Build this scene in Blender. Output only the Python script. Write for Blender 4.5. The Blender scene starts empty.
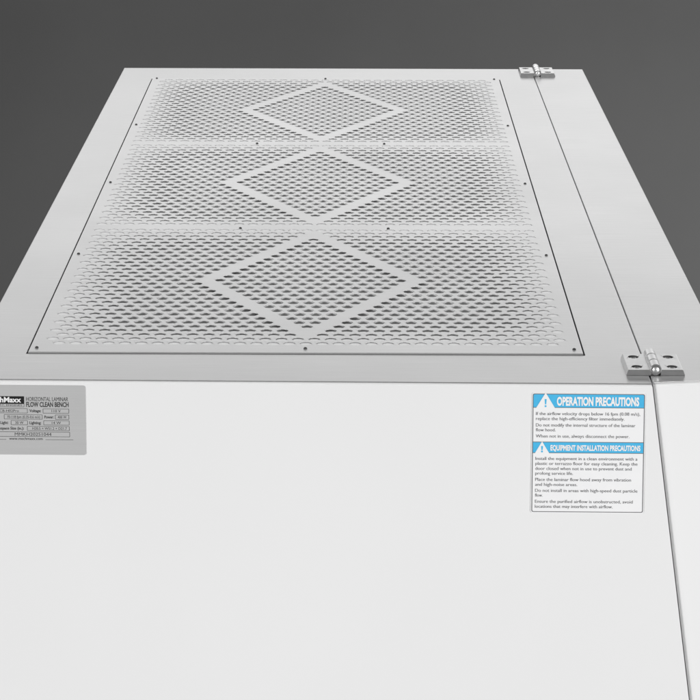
import bpy, bmesh, math, random
import numpy as np
from mathutils import Vector, Matrix, noise

random.seed(7)
S = bpy.context.scene
COL = S.collection
P = 0.0145                       # metres per hole pitch; every length below is in hole pitches

# ------------------------------------------------------------------ camera
cam_d = bpy.data.cameras.new('camera')
cam = bpy.data.objects.new('camera', cam_d)
COL.objects.link(cam)
S.camera = cam
F, PITCH, YAW, ROLL = 2348.85, 0.1234, -0.0036, -0.0024
cp, sp, c, s = math.cos(PITCH), math.sin(PITCH), math.cos(YAW), math.sin(YAW)
fw = Vector((s*cp, c*cp, -sp)); rt = Vector((c, -s, 0)); dn = fw.cross(rt)
cr, sr = math.cos(ROLL), math.sin(ROLL)
rt, dn = cr*rt + sr*dn, -sr*rt + cr*dn
M = Matrix((rt, -dn, -fw)).transposed().to_4x4()
M.translation = Vector((3.1256, -221.6353, 43.452))*P
cam.matrix_world = M
cam_d.sensor_width = 36
cam_d.lens = 36*F/700
cam_d.shift_y = -(350 + 84.1)/700
cam_d.clip_start = 0.05
cam_d.clip_end = 100

# ------------------------------------------------------------------ world and studio lamps
W = bpy.data.worlds.new('World'); S.world = W; W.use_nodes = True
bg = W.node_tree.nodes['Background']
bg.inputs[0].default_value = (1, 1, 1, 1); bg.inputs[1].default_value = 0.12
S.view_settings.view_transform = 'Standard'; S.view_settings.look = 'None'
S.view_settings.exposure = 0; S.view_settings.gamma = 1

def area(name, loc, target, sx, sy, power):
    d = bpy.data.lights.new(name, 'AREA'); d.shape = 'RECTANGLE'; d.size = sx; d.size_y = sy; d.energy = power
    o = bpy.data.objects.new(name, d); COL.objects.link(o)
    o.location = loc
    o.rotation_euler = (Vector(target) - Vector(loc)).to_track_quat('-Z', 'Y').to_euler()
    return o
area('softbox_behind', (0.1, 2.1, 0.68), (0.05, -0.6, 0.1), 4.4, 1.28, 25.5)
area('softbox_overhead', (0.05, -0.62, 2.5), (0.05, -0.62, 0), 5.0, 0.6, 66)
for nm, px, pw in (('softbox_right', 4.3, 42), ('softbox_left', -4.2, 34)):
    area(nm, (px, -4.7, 0.05), (0.05, -1.3, -0.45), 2.6, 2.6, pw).data.spread = math.radians(64)
area('backdrop_lamp', (1.25, 1.0, -0.6), (0.3, 2.15, -0.72), 0.5, 0.4, 8)

# ------------------------------------------------------------------ materials
def mat(name, base, rough=0.5, metal=0.0, spec=0.5, build=None):
    m = bpy.data.materials.new(name); m.use_nodes = True
    nt = m.node_tree; b = nt.nodes['Principled BSDF']
    b.inputs['Base Color'].default_value = (*base, 1)
    b.inputs['Roughness'].default_value = rough
    b.inputs['Metallic'].default_value = metal
    b.inputs['Specular IOR Level'].default_value = spec
    if build: build(nt, b)
    return m

def tex(nt, scale, detail=4, stretch=(1, 1, 1), dist=0.0, rough=0.55):
    tc = nt.nodes.new('ShaderNodeTexCoord'); mp = nt.nodes.new('ShaderNodeMapping')
    mp.inputs['Scale'].default_value = stretch
    n = nt.nodes.new('ShaderNodeTexNoise'); n.inputs['Scale'].default_value = scale
    n.inputs['Detail'].default_value = detail; n.inputs['Roughness'].default_value = rough
    n.inputs['Distortion'].default_value = dist
    nt.links.new(tc.outputs['Object'], mp.inputs[0]); nt.links.new(mp.outputs[0], n.inputs['Vector'])
    return n.outputs['Fac']

def remap(nt, f, a, b):
    r = nt.nodes.new('ShaderNodeMapRange')
    r.inputs['From Min'].default_value = 0.3; r.inputs['From Max'].default_value = 0.7
    r.inputs['To Min'].default_value = a; r.inputs['To Max'].default_value = b
    nt.links.new(f, r.inputs['Value']); return r.outputs[0]

def ramp(nt, f, a, b):
    r = nt.nodes.new('ShaderNodeValToRGB')
    r.color_ramp.elements[0].position = 0.3; r.color_ramp.elements[1].position = 0.7
    r.color_ramp.elements[0].color = (*a, 1); r.color_ramp.elements[1].color = (*b, 1)
    nt.links.new(f, r.inputs[0]); return r.outputs[0]

def bump(nt, b, f, strength, dist):
    bp = nt.nodes.new('ShaderNodeBump'); bp.inputs['Strength'].default_value = strength
    bp.inputs['Distance'].default_value = dist
    nt.links.new(f, bp.inputs['Height']); nt.links.new(bp.outputs[0], b.inputs['Normal'])

def steel_nodes(nt, b):
    brush = tex(nt, 60, 3, (0.25, 14, 14))
    cloud = tex(nt, 5, 3)
    b.inputs['Anisotropic'].default_value = 0.0
    nt.links.new(remap(nt, cloud, 0.33, 0.36), b.inputs['Roughness'])
    nt.links.new(ramp(nt, brush, (0.60, 0.60, 0.60), (0.66, 0.66, 0.66)), b.inputs['Base Color'])
    bump(nt, b, brush, 0.10, 0.0003)
STEEL = mat('brushed_steel', (0.63, 0.63, 0.63), 0.4, 0.8, 0.5, steel_nodes)

def grille_nodes(nt, b):
    cloud = tex(nt, 4, 3)
    nt.links.new(remap(nt, cloud, 0.34, 0.40), b.inputs['Roughness'])
    brush = tex(nt, 60, 3, (0.3, 12, 12))
    nt.links.new(ramp(nt, brush, (0.65, 0.65, 0.65), (0.69, 0.69, 0.69)), b.inputs['Base Color'])
GRILLE = mat('satin_perforated_steel', (0.64, 0.64, 0.64), 0.43, 0.75, 0.5, grille_nodes)

def paint_nodes(nt, b):
    peel = tex(nt, 900, 2)
    cloud = tex(nt, 3.5, 5)
    nt.links.new(ramp(nt, cloud, (0.79, 0.79, 0.79), (0.81, 0.81, 0.81)), b.inputs['Base Color'])
    bump(nt, b, peel, 0.06, 0.0002)
WHITE = mat('white_powder_coat', (0.8, 0.8, 0.8), 0.5, 0, 0.35, paint_nodes)

def pad_nodes(nt, b):
    f = tex(nt, 700, 3)
    nt.links.new(ramp(nt, f, (0.75, 0.75, 0.75), (0.82, 0.82, 0.82)), b.inputs['Base Color'])
    bump(nt, b, f, 0.4, 0.0005)
PAD = mat('white_filter_fleece', (0.78, 0.78, 0.78), 0.95, 0, 0.1, pad_nodes)

def cast_nodes(nt, b):
    f = tex(nt, 500, 3)
    bump(nt, b, f, 0.15, 0.0004)
    nt.links.new(ramp(nt, tex(nt, 90, 3), (0.60, 0.60, 0.60), (0.68, 0.68, 0.68)), b.inputs['Base Color'])
CAST = mat('cast_zinc', (0.64, 0.64, 0.64), 0.31, 0.97, 0.5, cast_nodes)
SCREWZ = mat('zinc_screw', (0.3, 0.3, 0.3), 0.4, 0.8,
             build=lambda nt, b: nt.links.new(ramp(nt, tex(nt, 300), (0.25, 0.25, 0.25), (0.33, 0.33, 0.33)), b.inputs['Base Color']))
POL = mat('polished_pin_steel', (0.8, 0.8, 0.8), 0.42, 1.0)
DARKSCREW = mat('dark_screw_steel', (0.05, 0.05, 0.05), 0.4, 0.6,
                build=lambda nt, b: nt.links.new(ramp(nt, tex(nt, 400), (0.03, 0.03, 0.03), (0.07, 0.07, 0.07)), b.inputs['Base Color']))
PLATE = mat('printed_grey_aluminium', (0.42, 0.42, 0.42), 0.45, 0.25, 0.4,
            build=lambda nt, b: nt.links.new(ramp(nt, tex(nt, 60, 3, (0.3, 1, 20)), (0.54, 0.54, 0.54), (0.57, 0.57, 0.57)), b.inputs['Base Color']))
VINYL = mat('white_vinyl', (0.86, 0.86, 0.86), 0.4, 0, 0.4,
            build=lambda nt, b: nt.links.new(ramp(nt, tex(nt, 40), (0.85, 0.85, 0.86), (0.88, 0.88, 0.88)), b.inputs['Base Color']))
BLUE = mat('blue_print', (0.075, 0.47, 0.78), 0.4, 0, 0.4,
           build=lambda nt, b: nt.links.new(ramp(nt, tex(nt, 300), (0.07, 0.455, 0.765), (0.08, 0.485, 0.795)), b.inputs['Base Color']))
INK = mat('dark_grey_ink', (0.05, 0.05, 0.05), 0.5, 0, 0.3)
INKS = mat('soft_grey_ink', (0.16, 0.16, 0.165), 0.5, 0, 0.3)
BLACK = mat('black_print', (0.015, 0.015, 0.015), 0.45, 0, 0.3)
WINK = mat('white_ink', (0.86, 0.86, 0.86), 0.45, 0, 0.3)

def drop_nodes(nt, b):
    nt.links.new(ramp(nt, tex(nt, 1.3, 5), (0.095, 0.095, 0.0948), (0.112, 0.112, 0.1117)), b.inputs['Base Color'])
    bump(nt, b, tex(nt, 260, 3), 0.2, 0.001)
DROP = mat('grey_backdrop_paper', (0.1, 0.1, 0.1), 0.9, 0, 0.2, drop_nodes)
FLOORM = mat('grey_studio_floor', (0.1, 0.1, 0.1), 0.8, 0, 0.2, drop_nodes)

# ------------------------------------------------------------------ mesh helpers
class MB:
    def __init__(self): self.v = []; self.f = []; self.mi = []
    def add(self, vs, fs, mi=0):
        n = len(self.v); self.v += [tuple(v) for v in vs]
        self.f += [tuple(i + n for i in f) for f in fs]; self.mi += [mi]*len(fs)
    def loops(self, loops, cap0=False, cap1=False, mi=0, closed=True):
        n = len(loops[0]); vs = [v for l in loops for v in l]; fs = []
        for k in range(len(loops) - 1):
            for i in range(n if closed else n - 1):
                j = (i + 1) % n
                fs.append((k*n + i, k*n + j, (k+1)*n + j, (k+1)*n + i))
        if cap0: fs.append(tuple(range(n))[::-1])
        if cap1: fs.append(tuple((len(loops)-1)*n + i for i in range(n)))
        self.add(vs, fs, mi)
    def build(self, name, mats, parent=None, smooth=None, recalc=False, loc=(0, 0, 0)):
        me = bpy.data.meshes.new(name)
        me.from_pydata([(x*P, y*P, z*P) for x, y, z in self.v], [], self.f)
        for m in (mats if isinstance(mats, list) else [mats]): me.materials.append(m)
        me.polygons.foreach_set('material_index', self.mi)
        if recalc:
            bm = bmesh.new(); bm.from_mesh(me)
            bmesh.ops.remove_doubles(bm, verts=bm.verts, dist=1e-7)
            bmesh.ops.recalc_face_normals(bm, faces=bm.faces); bm.to_mesh(me); bm.free()
        if smooth is not None:
            me.polygons.foreach_set('use_smooth', [True]*len(me.polygons))
            me.set_sharp_from_angle(angle=math.radians(smooth))
        me.update()
        o = bpy.data.objects.new(name, me); COL.objects.link(o)
        o.parent = parent; o.location = Vector(loc)*P
        return o

def inset_poly(pts, d):
    """offset a convex CCW polygon (x, y) inwards by d, or by one d per edge"""
    n = len(pts); out = []
    ds = d if isinstance(d, (list, tuple)) else [d]*n
    for i in range(n):
        a, b, c2 = Vector(pts[i-1]), Vector(pts[i]), Vector(pts[(i+1) % n])
        e1 = (b - a).normalized(); e2 = (c2 - b).normalized()
        n1 = Vector((-e1.y, e1.x)); n2 = Vector((-e2.y, e2.x))
        det = n1.x*n2.y - n1.y*n2.x
        if abs(det) < 1e-6: out.append(tuple(b + n1*ds[i])); continue
        r1, r2 = ds[i-1], ds[i]
        out.append((b.x + (r1*n2.y - r2*n1.y)/det, b.y + (n1.x*r2 - n2.x*r1)/det))
    return out

def cell_template(w, h, r, n):
    """flat rectangle w x h with a round hole, 6-point rim shared with half-offset neighbours"""
    outer = [(-w/2, -h/2), (0, -h/2), (w/2, -h/2), (w/2, h/2), (0, h/2), (-w/2, h/2)]
    inner = [(r*math.cos(2*math.pi*k/n), r*math.sin(2*math.pi*k/n)) for k in range(n)]
    def ang(p, a0): return (math.atan2(p[1], p[0]) - a0) % (2*math.pi)
    a0 = math.atan2(-h/2, -w/2) - 1e-6
    oi = sorted(range(6), key=lambda i: ang(outer[i], a0))
    ii = sorted(range(n), key=lambda i: ang(inner[i], a0))
    fs = []; i = j = 0
    while i < 6 or j < n:
        ao = ang(outer[oi[(i+1) % 6]], a0) + (2*math.pi if i + 1 >= 6 else 0)
        ai = ang(inner[ii[(j+1) % n]], a0) + (2*math.pi if j + 1 >= n else 0)
        if j >= n or (i < 6 and ao <= ai):
            fs.append((oi[i % 6], oi[(i+1) % 6], 6 + ii[j % n])); i += 1
        else:
            fs.append((oi[i % 6], 6 + ii[(j+1) % n], 6 + ii[j % n])); j += 1
    return outer, inner, fs

# ------------------------------------------------------------------ setting: studio floor and paper backdrop
ZF = -66.0
m = MB()
m.add([(-900, -520, ZF), (900, -520, ZF), (900, 150, ZF), (-900, 150, ZF)], [(0, 1, 2, 3)])
fl = m.build('floor', FLOORM); fl['kind'] = 'structure'
m = MB()
rows = [(60, ZF + 0.3)]
for k in range(0, 17):
    a = math.pi/2*k/16; rows.append((105 + 45*math.sin(a), ZF + 0.3 + 45*(1 - math.cos(a))))
rows.append((150, 260))
m.loops([[(x, y, z) for x in np.linspace(-420, 420, 9)] for y, z in rows], closed=False)
bd = m.build('backdrop', DROP, smooth=60); bd['kind'] = 'structure'

# ------------------------------------------------------------------ the bench
ROW = 3**0.5/2
bench = bpy.data.objects.new('clean_bench', None); COL.objects.link(bench)
bench.location = (0, 0, 0)
bench['label'] = 'white laminar flow clean bench with perforated steel top cover and hinged steel edge'
bench['category'] = 'clean bench'

LX, SX, RX = -19.93, 20.16, 25.25
YB = 6.4
T = 0.06                                     # thickness of the top sheet
SL = 0.131                                   # slope of the seam on the end wall

# --- body: white end wall whose right-hand edge slopes outwards; rounded upper rim under the steel sheet
prof_d = -44.0
def body_outline(ins, z):
    xr = SX - SL*max(z, prof_d)
    return [(LX + ins, -89.85 + ins, z), (xr - ins, -90.3 + ins, z), (xr - ins, YB - ins, z), (LX + ins, YB - ins, z)]
R = 0.16
loops = [body_outline(R*(1 - math.cos(a)), -T - 0.002 - R*(1 - math.sin(a))) for a in (math.pi/2*k/14 for k in range(14, -1, -1))]
loops = [body_outline(1.0, -T - 0.002)] + loops + [body_outline(0, prof_d), body_outline(0, ZF)]
m = MB(); m.loops(loops, cap1=True)
# corners along the sloping seam get a small fold of their own
body = m.build('body', WHITE, bench, recalc=True)

# --- top plate: steel sheet with the opening for the cover, bent edges
PX0, PX1, PY0, PY1 = -16.64, 16.70, -84.93, 0.85
G = 0.10
outer = [(LX, -89.85), (SX, -90.3), (SX, YB), (LX, YB)]
hole = [(PX0 - G, PY0 - 0.16), (PX1 + G, PY0 - 0.16), (PX1 + G, PY1 + G), (PX0 - G, PY1 + G)]
lp = []
lp.append([(x, y, -T) for x, y in outer])
for k in range(0, 6):
    a = math.pi/2*k/5
    lp.append([(x, y, -0.05*(1 - math.sin(a))) for x, y in inset_poly(outer, [q*(1 - math.cos(a)) for q in (0.006, 0.07, 0.07, 0.07)])])
for k in range(5, -1, -1):
    a = math.pi/2*k/5
    lp.append([(x, y, -0.04*(1 - math.sin(a))) for x, y in inset_poly(hole, -0.04*(1 - math.cos(a)))])
lp.append([(x, y, -1.6) for x, y in hole])
m = MB(); m.loops(lp)
top_plate = m.build('top_plate', STEEL, bench, recalc=True)

# --- perforated cover
ZP = 0.07; TH = 0.035; RH = 0.348; NC = 20
co, ci, cf = cell_template(1.0, ROW, RH, NC)
wall_f = [(6 + k, 6 + (k+1) % NC, 6 + NC + (k+1) % NC, 6 + NC + k) for k in range(NC)]
full_v = [(x, y, ZP) for x, y in co] + [(x, y, ZP) for x, y in ci] + [(x, y, ZP - TH) for x, y in ci]
def punched(row, h):
    """h = twice the column offset from the centre line; three lozenge frames stay unpunched"""
    if row in (32, 64): return False
    r = row - (16 if row < 32 else 48 if row < 64 else 80)
    ax = abs(h)/2
    return abs(ax - ((12 - abs(r))/2 + 1)) > 0.01
m = MB()
for row in range(97):
    hs = range(-30, 31, 2) if row % 2 == 0 else range(-31, 32, 2)
    y = -row*ROW
    for h in hs:
        x = h/2
        if punched(row, h):
            m.add([(vx + x, vy + y, vz) for vx, vy, vz in full_v], cf + wall_f)
        else:
            m.add([(vx + x, vy + y, ZP) for vx, vy in co], [(0, 1, 2, 3, 4, 5)])
    # blank ends of the row
    for sgn in (-1, 1):
        xe = sgn*(15.5 if row % 2 == 0 else 16.0)
        xo = (PX0 + 0.04) if sgn < 0 else (PX1 - 0.04)
        pts = [(xe, y - ROW/2, ZP), (xo, y - ROW/2, ZP), (xo, y + ROW/2, ZP), (xe, y + ROW/2, ZP)]
        m.add(pts, [(0, 1, 2, 3)] if sgn > 0 else [(3, 2, 1, 0)])
def strip(y0, y1, xs_row):
    xo0, xo1 = PX0 + 0.04, PX1 - 0.04
    m.add([(xo0, y0, ZP), (xo1, y0, ZP), (xo1, y1, ZP), (xo0, y1, ZP)], [(0, 1, 2, 3)])
strip(ROW/2, PY1 - 0.04, 0); strip(PY0 + 0.006, -96*ROW - ROW/2, 96)
rim = [(PX0, PY0), (PX1, PY0), (PX1, PY1), (PX0, PY1)]
m.loops([[(x, y, ZP - 0.04*(1 - math.sin(a))) for x, y in inset_poly(rim, [q*(1 - math.cos(a)) for q in (0.006, 0.04, 0.04, 0.04)])] for a in (0, math.pi/4, math.pi/2)][::-1]
        + [[(x, y, ZP - 0.16) for x, y in rim]])
cover = m.build('perforated_cover', GRILLE, bench)

# --- cover screws (sub-parts of the cover)
def lathe(mb, prof, n=16, c=(0, 0, 0), mi=0):
    mb.loops([[(c[0] + r*math.cos(2*math.pi*k/n), c[1] + r*math.sin(2*math.pi*k/n), c[2] + z) for k in range(n)] for r, z in prof], cap1=True, mi=mi)
m = MB(); lathe(m, [(0.108, 0), (0.108, 0.03), (0.092, 0.07), (0.052, 0.09), (0.045, 0.09), (0.04, 0.055)])
sc0 = m.build('screw', DARKSCREW, cover, smooth=40)
spots = [(sx, -r*ROW) for sx in (-16.22, 16.22) for r in (-0.75, 23.6, 48.3, 72.6, 97.2)]
spots += [(0, -97.2*ROW), (0, 0.68)] + [(sx, -r*ROW) for sx in (-5.35, 5.35) for r in (32.1, 64.4)]
for i, (x, y) in enumerate(spots):
    o = sc0 if i == 0 else sc0.copy()
    if i: COL.objects.link(o); o.parent = cover
    o.location = (x*P, y*P, ZP*P + 0.00002)
    o.rotation_euler.z = random.uniform(0, 6)

# --- filter pads lying under the cover, pressed against it round their rims
def sm(a, b, t):
    t = max(0, min(1, (t - a)/(b - a))); return t*t*(3 - 2*t)
for k, (r0, r1) in enumerate(((-0.9, 31.95), (32.05, 63.95), (64.05, 97.0))):
    ya, yb = -r1*ROW, -r0*ROW
    nx, ny = 132, 112
    m = MB(); vs = []
    for j in range(ny + 1):
        for i in range(nx + 1):
            x = -16.45 + 32.9*i/nx; y = ya + (yb - ya)*j/ny
            ex = sm(0.4, 7, 16.45 - abs(x)); ey = sm(0.4, 6.5, min(y - ya, yb - y))
            nz = noise.noise(Vector((x*0.22, y*0.22, k*7.1))) ; nf = noise.noise(Vector((x*1.1, y*1.1, k*3.3 + 20)))
            d = 0.010 + (0.136 + 0.022*nz)*(ex*ey)**0.7 + 0.012*nf*min(1, ex*ey*3 + 0.15)
            vs.append((x, y, ZP - TH - max(0.006, d)))
    fs = [(j*(nx+1) + i, j*(nx+1) + i + 1, (j+1)*(nx+1) + i + 1, (j+1)*(nx+1) + i) for j in range(ny) for i in range(nx)]
    m.add(vs, fs)
    # folded rim going down so that the pad has a body
    m.add([(-16.45, ya, ZP-TH-0.01), (16.45, ya, ZP-TH-0.01), (16.45, ya, -1.4), (-16.45, ya, -1.4)], [(0, 3, 2, 1)])
    m.build('filter_pad', PAD, bench, smooth=60)

# --- hinged door: steel top strip on a white shell, sloping seam
door_gap0, door_gap1 = 0.07, 0.08
def door_outline(ins, z, yfs=0.0):
    zz = max(z, prof_d)
    xl0 = SX + door_gap1 - SL*zz; xl1 = SX + door_gap0 - SL*zz; xr = RX - SL*zz
    return [(xl0 + ins, -90.12 + ins, z), (xr - ins, -89.45 + ins, z), (xr - ins, YB - ins, z), (xl1 + ins, YB - ins, z)]
R2 = 0.18
def door_fold(z):
    """outline with a rounded vertical edge beside the seam"""
    o = door_outline(0, z); (ax, ay, _), (bx, by, _) = o[0], o[1]
    arc = []
    for k in range(15):
        a = math.pi/2*k/14
        arc.append((ax + R2*(1 - math.sin(math.pi/2 - a)) , ay + R2*(1 - math.sin(a)), z))
    return arc + o[1:]
def inset3(pts, ins):
    q = inset_poly([(x, y) for x, y, _ in pts], ins)
    return [(x, y, pts[0][2]) for x, y in q]
TD = 0.05
loops = [inset3(door_fold(-TD - 0.002), 1.0)]
for k in range(12, -1, -1):
    a = math.pi/2*k/12; ins = R*(1 - math.cos(a)); z = -TD - 0.002 - R*(1 - math.sin(a))
    loops.append(inset3(door_fold(z), ins))
loops += [door_fold(prof_d)]
m = MB(); m.loops(loops, cap0=True, cap1=True)
door = m.build('door', WHITE, bench, recalc=True)
lp = []
ol = [(x, y) for x, y, _ in door_fold(0)]
lp.append([(x, y, -TD) for x, y in ol])
for k in range(0, 6):
    a = math.pi/2*k/5
    lp.append([(x, y, -0.05*(1 - math.sin(a))) for x, y in inset_poly(ol, [q*(1 - math.cos(a)) for q in [0.05]*(len(ol) - 3) + [0.07, 0.07, 0.05]])])
m = MB(); m.loops(lp, cap1=True)
dtop = m.build('door_top', STEEL, door, recalc=True)

# --- hinges
def rrect(x0, x1, y0, y1, r, n=5):
    out = []
    for cx, cy, a0 in ((x1 - r, y0 + r, -90), (x1 - r, y1 - r, 0), (x0 + r, y1 - r, 90), (x0 + r, y0 + r, 180)):
        for k in range(n + 1):
            a = math.radians(a0 + 90*k/n); out.append((cx + r*math.cos(a), cy + r*math.sin(a)))
    return out

HL = 3.1           # hinge length along the seam
HH = 0.34          # leaf thickness
def leaf(sgn, hinge):
    # local frame: x away from the pin, y along the pin; two screw holes, undercut to keep their far walls dark
    x0, x1 = 0.30, 1.70
    ya, yb = -HL/2, HL/2
    m = MB()
    tx0, tx1, ty0, ty1 = x0, x1 - 0.14, ya + 0.04, yb - 0.04
    hx = 1.03; hw, hh = 0.9, 1.05; hy = (-0.93, 0.93); rr = 0.305
    co2, ci2, cf2 = cell_template(hw, hh, rr, 24)
    def pt(x, y, z): return (sgn*x, y, z)
    def face(v, f): m.add([pt(*q) for q in v], f)
    for cy in hy:
        vs = [(x + hx, y + cy, HH) for x, y in co2] + [(x + hx, y + cy, HH) for x, y in ci2] \
            + [(x*1.04 + hx, y*1.04 + cy, HH - 0.05) for x, y in ci2] + [(x*1.22 + hx, y*1.22 + cy, HH - 0.24) for x, y in ci2]
        fs = list(cf2)
        for a, b in ((6, 30), (30, 54)):
            fs += [(a + k, a + (k+1) % 24, b + (k+1) % 24, b + k) for k in range(24)]
        fs.append(tuple(54 + k for k in range(24)))
        face(vs, fs)
    X0, X1 = hx - hw/2, hx + hw/2
    ys = [ty0, hy[0] - hh/2, hy[0] + hh/2, hy[1] - hh/2, hy[1] + hh/2, ty1]
    def quad(a, b, c2, d): face([(a, c2, HH), (b, c2, HH), (b, d, HH), (a, d, HH)], [(0, 1, 2, 3)])
    for k in range(5):
        if k not in (1, 3): quad(X0, X1, ys[k], ys[k+1])
        quad(tx0, X0, ys[k], ys[k+1]); quad(X1, tx1, ys[k], ys[k+1])
    # flanks: rounded shoulder then a sloping skirt down to the base
    L = [(tx0, ty0, tx1, ty1, HH), (x0, ty0 - 0.035, tx1 + 0.04, ty1 + 0.02, HH - 0.008), (x0, ya, x1, yb, 0.06), (x0, ya, x1, yb, 0.004)]
    m.loops([[pt(a, b, z), pt(c2, b, z), pt(c2, d, z), pt(a, d, z)] for a, b, c2, d, z in L])
    o = m.build('leaf', CAST, hinge, recalc=True)
    for cy in hy:
        q = MB()
        lathe(q, [(0.27, 0), (0.27, 0.06), (0.24, 0.10), (0.15, 0.12), (0.12, 0.12), (0.11, 0.04)], 18)
        q.build('screw', CAST, o, smooth=35, loc=(sgn*hx, cy, HH - 0.185))
    return o

def make_hinge(x, y):
    h = bpy.data.objects.new('hinge', None); COL.objects.link(h); h.parent = bench
    h.location = (x*P, y*P, 0.0)
    leaf(-1, h); leaf(1, h)
    # knuckle: barrel sections alternately fixed to either leaf
    rk = 0.34; zc = 0.35
    cuts = [-HL/2 - 0.05, -0.53, 0.53, HL/2 + 0.05]
    for k in range(3):
        y0, y1 = cuts[k] + 0.015, cuts[k+1] - 0.015
        m = MB(); n = 28
        prof = [(rk*0.55, y0), (rk - 0.05, y0), (rk, y0 + 0.05), (rk, y1 - 0.05), (rk - 0.05, y1), (rk*0.55, y1)]
        m.loops([[(r*math.cos(2*math.pi*i/n), yy, zc + r*math.sin(2*math.pi*i/n)) for i in range(n)] for r, yy in prof])
        sgn = 1 if k == 1 else -1         # web joining the barrel to its leaf
        web = [(sgn*0.05, 0.05), (sgn*0.34, 0.05), (sgn*0.34, 0.30), (sgn*0.05, 0.62)]
        m.loops([[(a, yy, b) for a, b in web] for yy in (y0 + 0.06, y1 - 0.06)], cap0=True, cap1=True)
        m.build('knuckle', CAST, h, smooth=35, recalc=True)
    m = MB(); n = 24
    prof = [(0.02, -HL/2 - 0.10), (0.12, -HL/2 - 0.09), (0.19, -HL/2 - 0.04), (0.19, HL/2 + 0.04), (0.12, HL/2 + 0.09), (0.02, HL/2 + 0.10)]
    m.loops([[(r*math.cos(2*math.pi*i/n), yy, zc + r*math.sin(2*math.pi*i/n)) for i in range(n)] for r, yy in prof], cap0=True, cap1=True)
    m.build('pin', POL, h, smooth=50, recalc=True)
    return h
make_hinge(20.55, -87.3)
make_hinge(20.55, 4.0)

# ------------------------------------------------------------------ printing
_FC = {}
def glyphs(txt, bold=0.0):
    key = (txt, bold)
    if key in _FC: return _FC[key]
    cu = bpy.data.curves.new('lettering', 'FONT'); cu.body = txt; cu.size = 1.0; cu.offset = bold; cu.resolution_u = 3
    o = bpy.data.objects.new('lettering', cu); COL.objects.link(o)
    bpy.context.view_layer.update()
    me = o.evaluated_get(bpy.context.evaluated_depsgraph_get()).to_mesh()
    v = [tuple(q.co) for q in me.vertices]; f = [tuple(q.vertices) for q in me.polygons]
    bpy.data.objects.remove(o); bpy.data.curves.remove(cu)
    _FC[key] = (v, f); return v, f
CAPH = max(v[1] for v in glyphs('H')[0])

class Sheet:
    """flat print on the end wall: (x, z) in pitches, lifted off the wall by y"""
    def __init__(self, fx, y): self.fx = fx; self.y = y; self.mb = {}
    def m(self, k): return self.mb.setdefault(k, MB())
    def P3(self, u, v, lift):
        x, z = self.fx(u, v); return (x, self.y(x) - lift, z)
    def poly(self, k, pts, lift): self.m(k).add([self.P3(u, v, lift) for u, v in pts], [tuple(range(len(pts)))])
    def line(self, k, a, b, w, lift):
        (u0, v0), (u1, v1) = a, b
        if abs(u1 - u0) > abs(v1 - v0): pts = [(u0, v0 + w/2), (u1, v1 + w/2), (u1, v1 - w/2), (u0, v0 - w/2)]
        else: pts = [(u0 - w/2, v1), (u1 + w/2, v1), (u1 + w/2, v0), (u0 - w/2, v0)]
        self.poly(k, pts, lift)
    def box(self, k, u0, v0, u1, v1, w, lift):
        a, b = sorted((v0, v1))
        self.line(k, (u0, a), (u1, a), w, lift); self.line(k, (u0, b), (u1, b), w, lift)
        self.line(k, (u0, a + w/2), (u0, b - w/2), w, lift); self.line(k, (u1, a + w/2), (u1, b - w/2), w, lift)
    def text(self, k, txt, u0, u1, vbase, cap, lift, bold=0.0):
        v, f = glyphs(txt, bold)
        xa, xb = min(q[0] for q in v), max(q[0] for q in v)
        su = (u1 - u0)/(xb - xa); sv = cap/CAPH
        self.m(k).add([self.P3(u0 + (q[0] - xa)*su, vbase - q[1]*sv, lift) for q in v], f)

def wall_y(x): return -89.85 - 0.45*(x - LX)/(SX - LX)
L0, L1, L2 = 0.030, 0.036, 0.042

# --- warning label; (u, v) are tenths-of-a-millimetre-like sheet units, 560 wide and 592 high
LBX0, LBX1, LBZ0, LBZ1 = 13.29, 19.76, -0.63, -7.75
def fx(u, v):
    return (LBX0 + (LBX1 - LBX0)*(u - 63)/559, LBZ0 + (LBZ1 - LBZ0)*(v - 65)/592)
sh = Sheet(fx, wall_y)
def label_body(x0, x1, z0, z1, r, th, mats, name, loc=None):
    m = MB(); out = rrect(x0, x1, z1, z0, r)
    back = [(x, wall_y(x) - 0.003, z) for x, z in out]
    fr = [(x, wall_y(x) - th, z) for x, z in out]
    m.loops([back, fr], cap1=True)
    return m.build(name, mats, bench, recalc=True)
warn = label_body(LBX0 - 0.05, LBX1 + 0.05, LBZ0 + 0.05, LBZ1 - 0.05, 0.12, 0.024, VINYL, 'warning_label')
warn['label'] = 'white safety label with two blue headings'
sh.poly('blue', [(64, 67), (621, 67), (621, 133), (64, 133)], L0)
sh.poly('blue2', [(64, 307), (621, 307), (621, 359), (64, 359)], L0)
for v in (134, 306, 360): sh.line('grey', (64, v), (621, v), 3, L1)
ob = rrect(63, 622, 65, 657, 9); ib = rrect(66.5, 618.5, 68.5, 653.5, 7)
n = len(ob)
sh.m('grey').add([sh.P3(u, v, L1) for u, v in ob] + [sh.P3(u, v, L1) for u, v in ib],
                 [(i, (i+1) % n, n + (i+1) % n, n + i) for i in range(n)])
sh.poly('tri', [(79, 138), (127, 60), (175, 138)], L2)
sh.poly('tri2', [(76, 363), (112, 303), (149, 363)], L2)
for cx, t, hgt, key in ((127, 92, 40, 'mark'), (112, 326, 31, 'mark2')):
    sh.poly(key, [(cx - 5, t), (cx + 5, t), (cx + 3, t + hgt*0.66), (cx - 3, t + hgt*0.66)], L2 + 0.006)
    sh.poly(key, [(cx + 5*math.cos(a), t + hgt*0.88 + 5*math.sin(a)) for a in np.linspace(0, 2*math.pi, 13)[:-1]], L2 + 0.006)
sh.text('white', 'OPERATION PRECAUTIONS', 183, 594, 122, 39, L2, 0.045)
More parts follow.
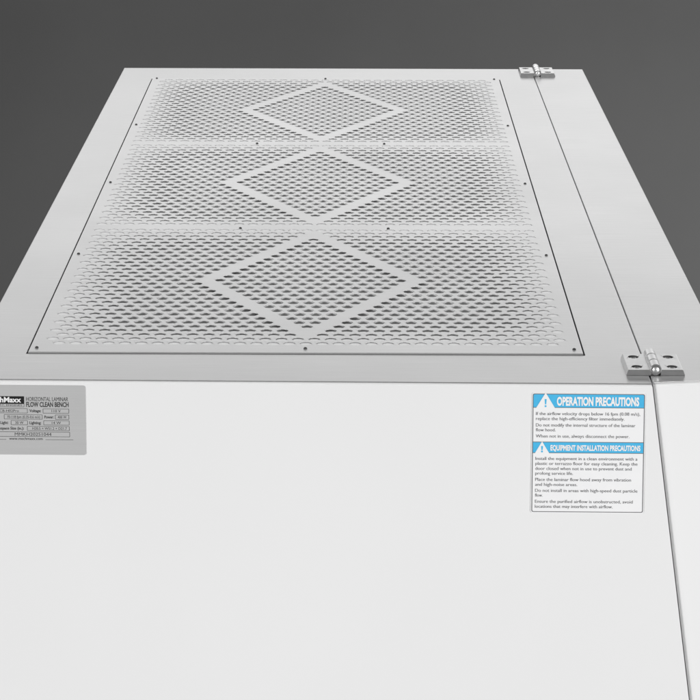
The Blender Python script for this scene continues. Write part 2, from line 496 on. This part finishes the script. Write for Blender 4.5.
sh.text('white2', 'EQUIPMENT INSTALLATION PRECAUTIONS', 154, 604, 347, 25, L2, 0.040)
lines = [('If the airflow velocity drops below 16 fpm (0.08 m/s),', 600, 165), ('replace the high-efficiency filter immediately.', 522, 190),
         ('Do not modify the internal structure of the laminar', 577, 222), ('flow hood.', 179, 246),
         ('When not in use, always disconnect the power.', 548, 277),
         ('Install the equipment in a clean environment with a', 590, 389), ('plastic or terrazzo floor for easy cleaning. Keep the', 591, 414),
         ('door closed when not in use to prevent dust and', 562, 439), ('prolong service life.', 269, 463),
         ('Place the laminar flow hood away from vibration', 560, 494), ('and high-noise areas.', 291, 519),
         ('Do not install in areas with high-speed dust particle', 593, 549), ('flow.', 118, 573),
         ('Ensure the purified airflow is unobstructed, avoid', 570, 604), ('locations that may interfere with airflow.', 470, 629)]
for t, ue, vc in lines: sh.text('ink', t, 80, ue, vc + 7, 15.5, L1)
def emit(sheet, parent, key, name, mt): sheet.mb[key].build(name, mt, parent)
for kb, kt, km, kw in (('blue', 'tri', 'mark', 'white'), ('blue2', 'tri2', 'mark2', 'white2')):
    emit(sh, warn, kb, 'heading_band', BLUE); emit(sh, warn, kt, 'warning_triangle', WINK)
    emit(sh, warn, km, 'exclamation_mark', BLUE); emit(sh, warn, kw, 'heading_lettering', WINK)
emit(sh, warn, 'grey', 'border_line', INKS); emit(sh, warn, 'ink', 'body_lettering', INKS)

# --- rating plate; (u, v) sheet units, u = 0 at the point 49 units from the right end
def fx2(u, v):
    return (-12.64 + (u - 84.7)*(-12.64 + 17.56)/84.7, -0.35 + (v - 386)*(-4.53 + 0.35)/70)
np_ = label_body(-19.45, -12.63, -0.35, -4.53, 0.14, 0.03, PLATE, 'rating_plate')
np_['label'] = 'grey metal rating plate with black lettering'
s2 = Sheet(fx2, wall_y)
Q0, Q1 = 0.036, 0.042
s2.poly('black', [(-22.5, 397.2), (23.6, 397.2), (23.6, 404.9), (-22.5, 404.9)], Q0)
s2.text('white', 'MechMaxx', -13.5, 20.6, 403.2, 5.0, Q1, 0.03)
s2.line('line', (-22.5, 407.8), (23.4, 407.8), 0.35, Q0); s2.line('line', (23.4, 405), (23.4, 407.6), 0.35, Q0)
s2.text('ink', 'MACHINERY, ENGINES', -19, 21.5, 407.0, 1.7, Q0)
s2.text('ink', 'HORIZONTAL LAMINAR', 25.6, 67.6, 401.9, 4.0, Q0)
s2.text('ink', 'FLOW CLEAN BENCH', 25.6, 68.1, 407.6, 4.6, Q0, 0.028)
def cellbox(u0, u1, v0, v1, t, ta, tb, cap=2.5):
    s2.box('line', u0, v0, u1, v1, 0.38, Q0)
    s2.text('ink', t, ta, tb, (v0 + v1)/2 + cap/2, cap, Q0)
cellbox(-10, 26.7, 409.6, 414.0, 'FCB-H02Pro', -3.0, 18.2)
s2.text('ink', 'Voltage:', 28.7, 40.3, 413.0, 2.7, Q0, 0.022)
cellbox(42.4, 68.2, 409.6, 414.0, '110 V', 51, 60)
cellbox(3.4, 41.5, 415.7, 420.1, '70-118 fpm (0.35-0.6 m/s)', 6.3, 39.3)
s2.text('ink', 'Power:', 43.7, 52.9, 419.2, 2.7, Q0, 0.022)
cellbox(54.6, 68.2, 415.7, 420.1, '400 W', 57, 65.8)
s2.text('ink', 'UV Light:', -6.5, 7.4, 425.1, 2.7, Q0, 0.022)
cellbox(10.2, 26.7, 421.6, 425.9, '30 W', 14.4, 22.6)
s2.text('ink', 'Lighting:', 28.7, 40.3, 425.1, 2.7, Q0, 0.022)
cellbox(42.9, 68.4, 421.6, 425.9, '14 W', 51, 60)
s2.text('ink', 'Workspace Size (in.):', -9.5, 23.0, 430.7, 2.7, Q0, 0.022)
cellbox(26.4, 68.5, 427.3, 431.5, 'H20.5 \u00d7 W51.2 \u00d7 D21.7', 31.5, 66)
cellbox(-10, 68.8, 433.0, 437.7, 'MMKH20251044', 13.7, 50.4, 3.1)
s2.text('ink', 'www.mechmaxx.com', 8.0, 41.7, 441.0, 2.5, Q0, 0.006)
s2.line('line', (-22, 440.7), (5.0, 440.7), 0.35, Q0); s2.line('line', (44.5, 440.7), (72.3, 440.7), 0.35, Q0)
emit(s2, np_, 'black', 'name_panel', BLACK); emit(s2, np_, 'white', 'white_lettering', WINK)
emit(s2, np_, 'line', 'ruled_line', INK); emit(s2, np_, 'ink', 'black_lettering', INK)
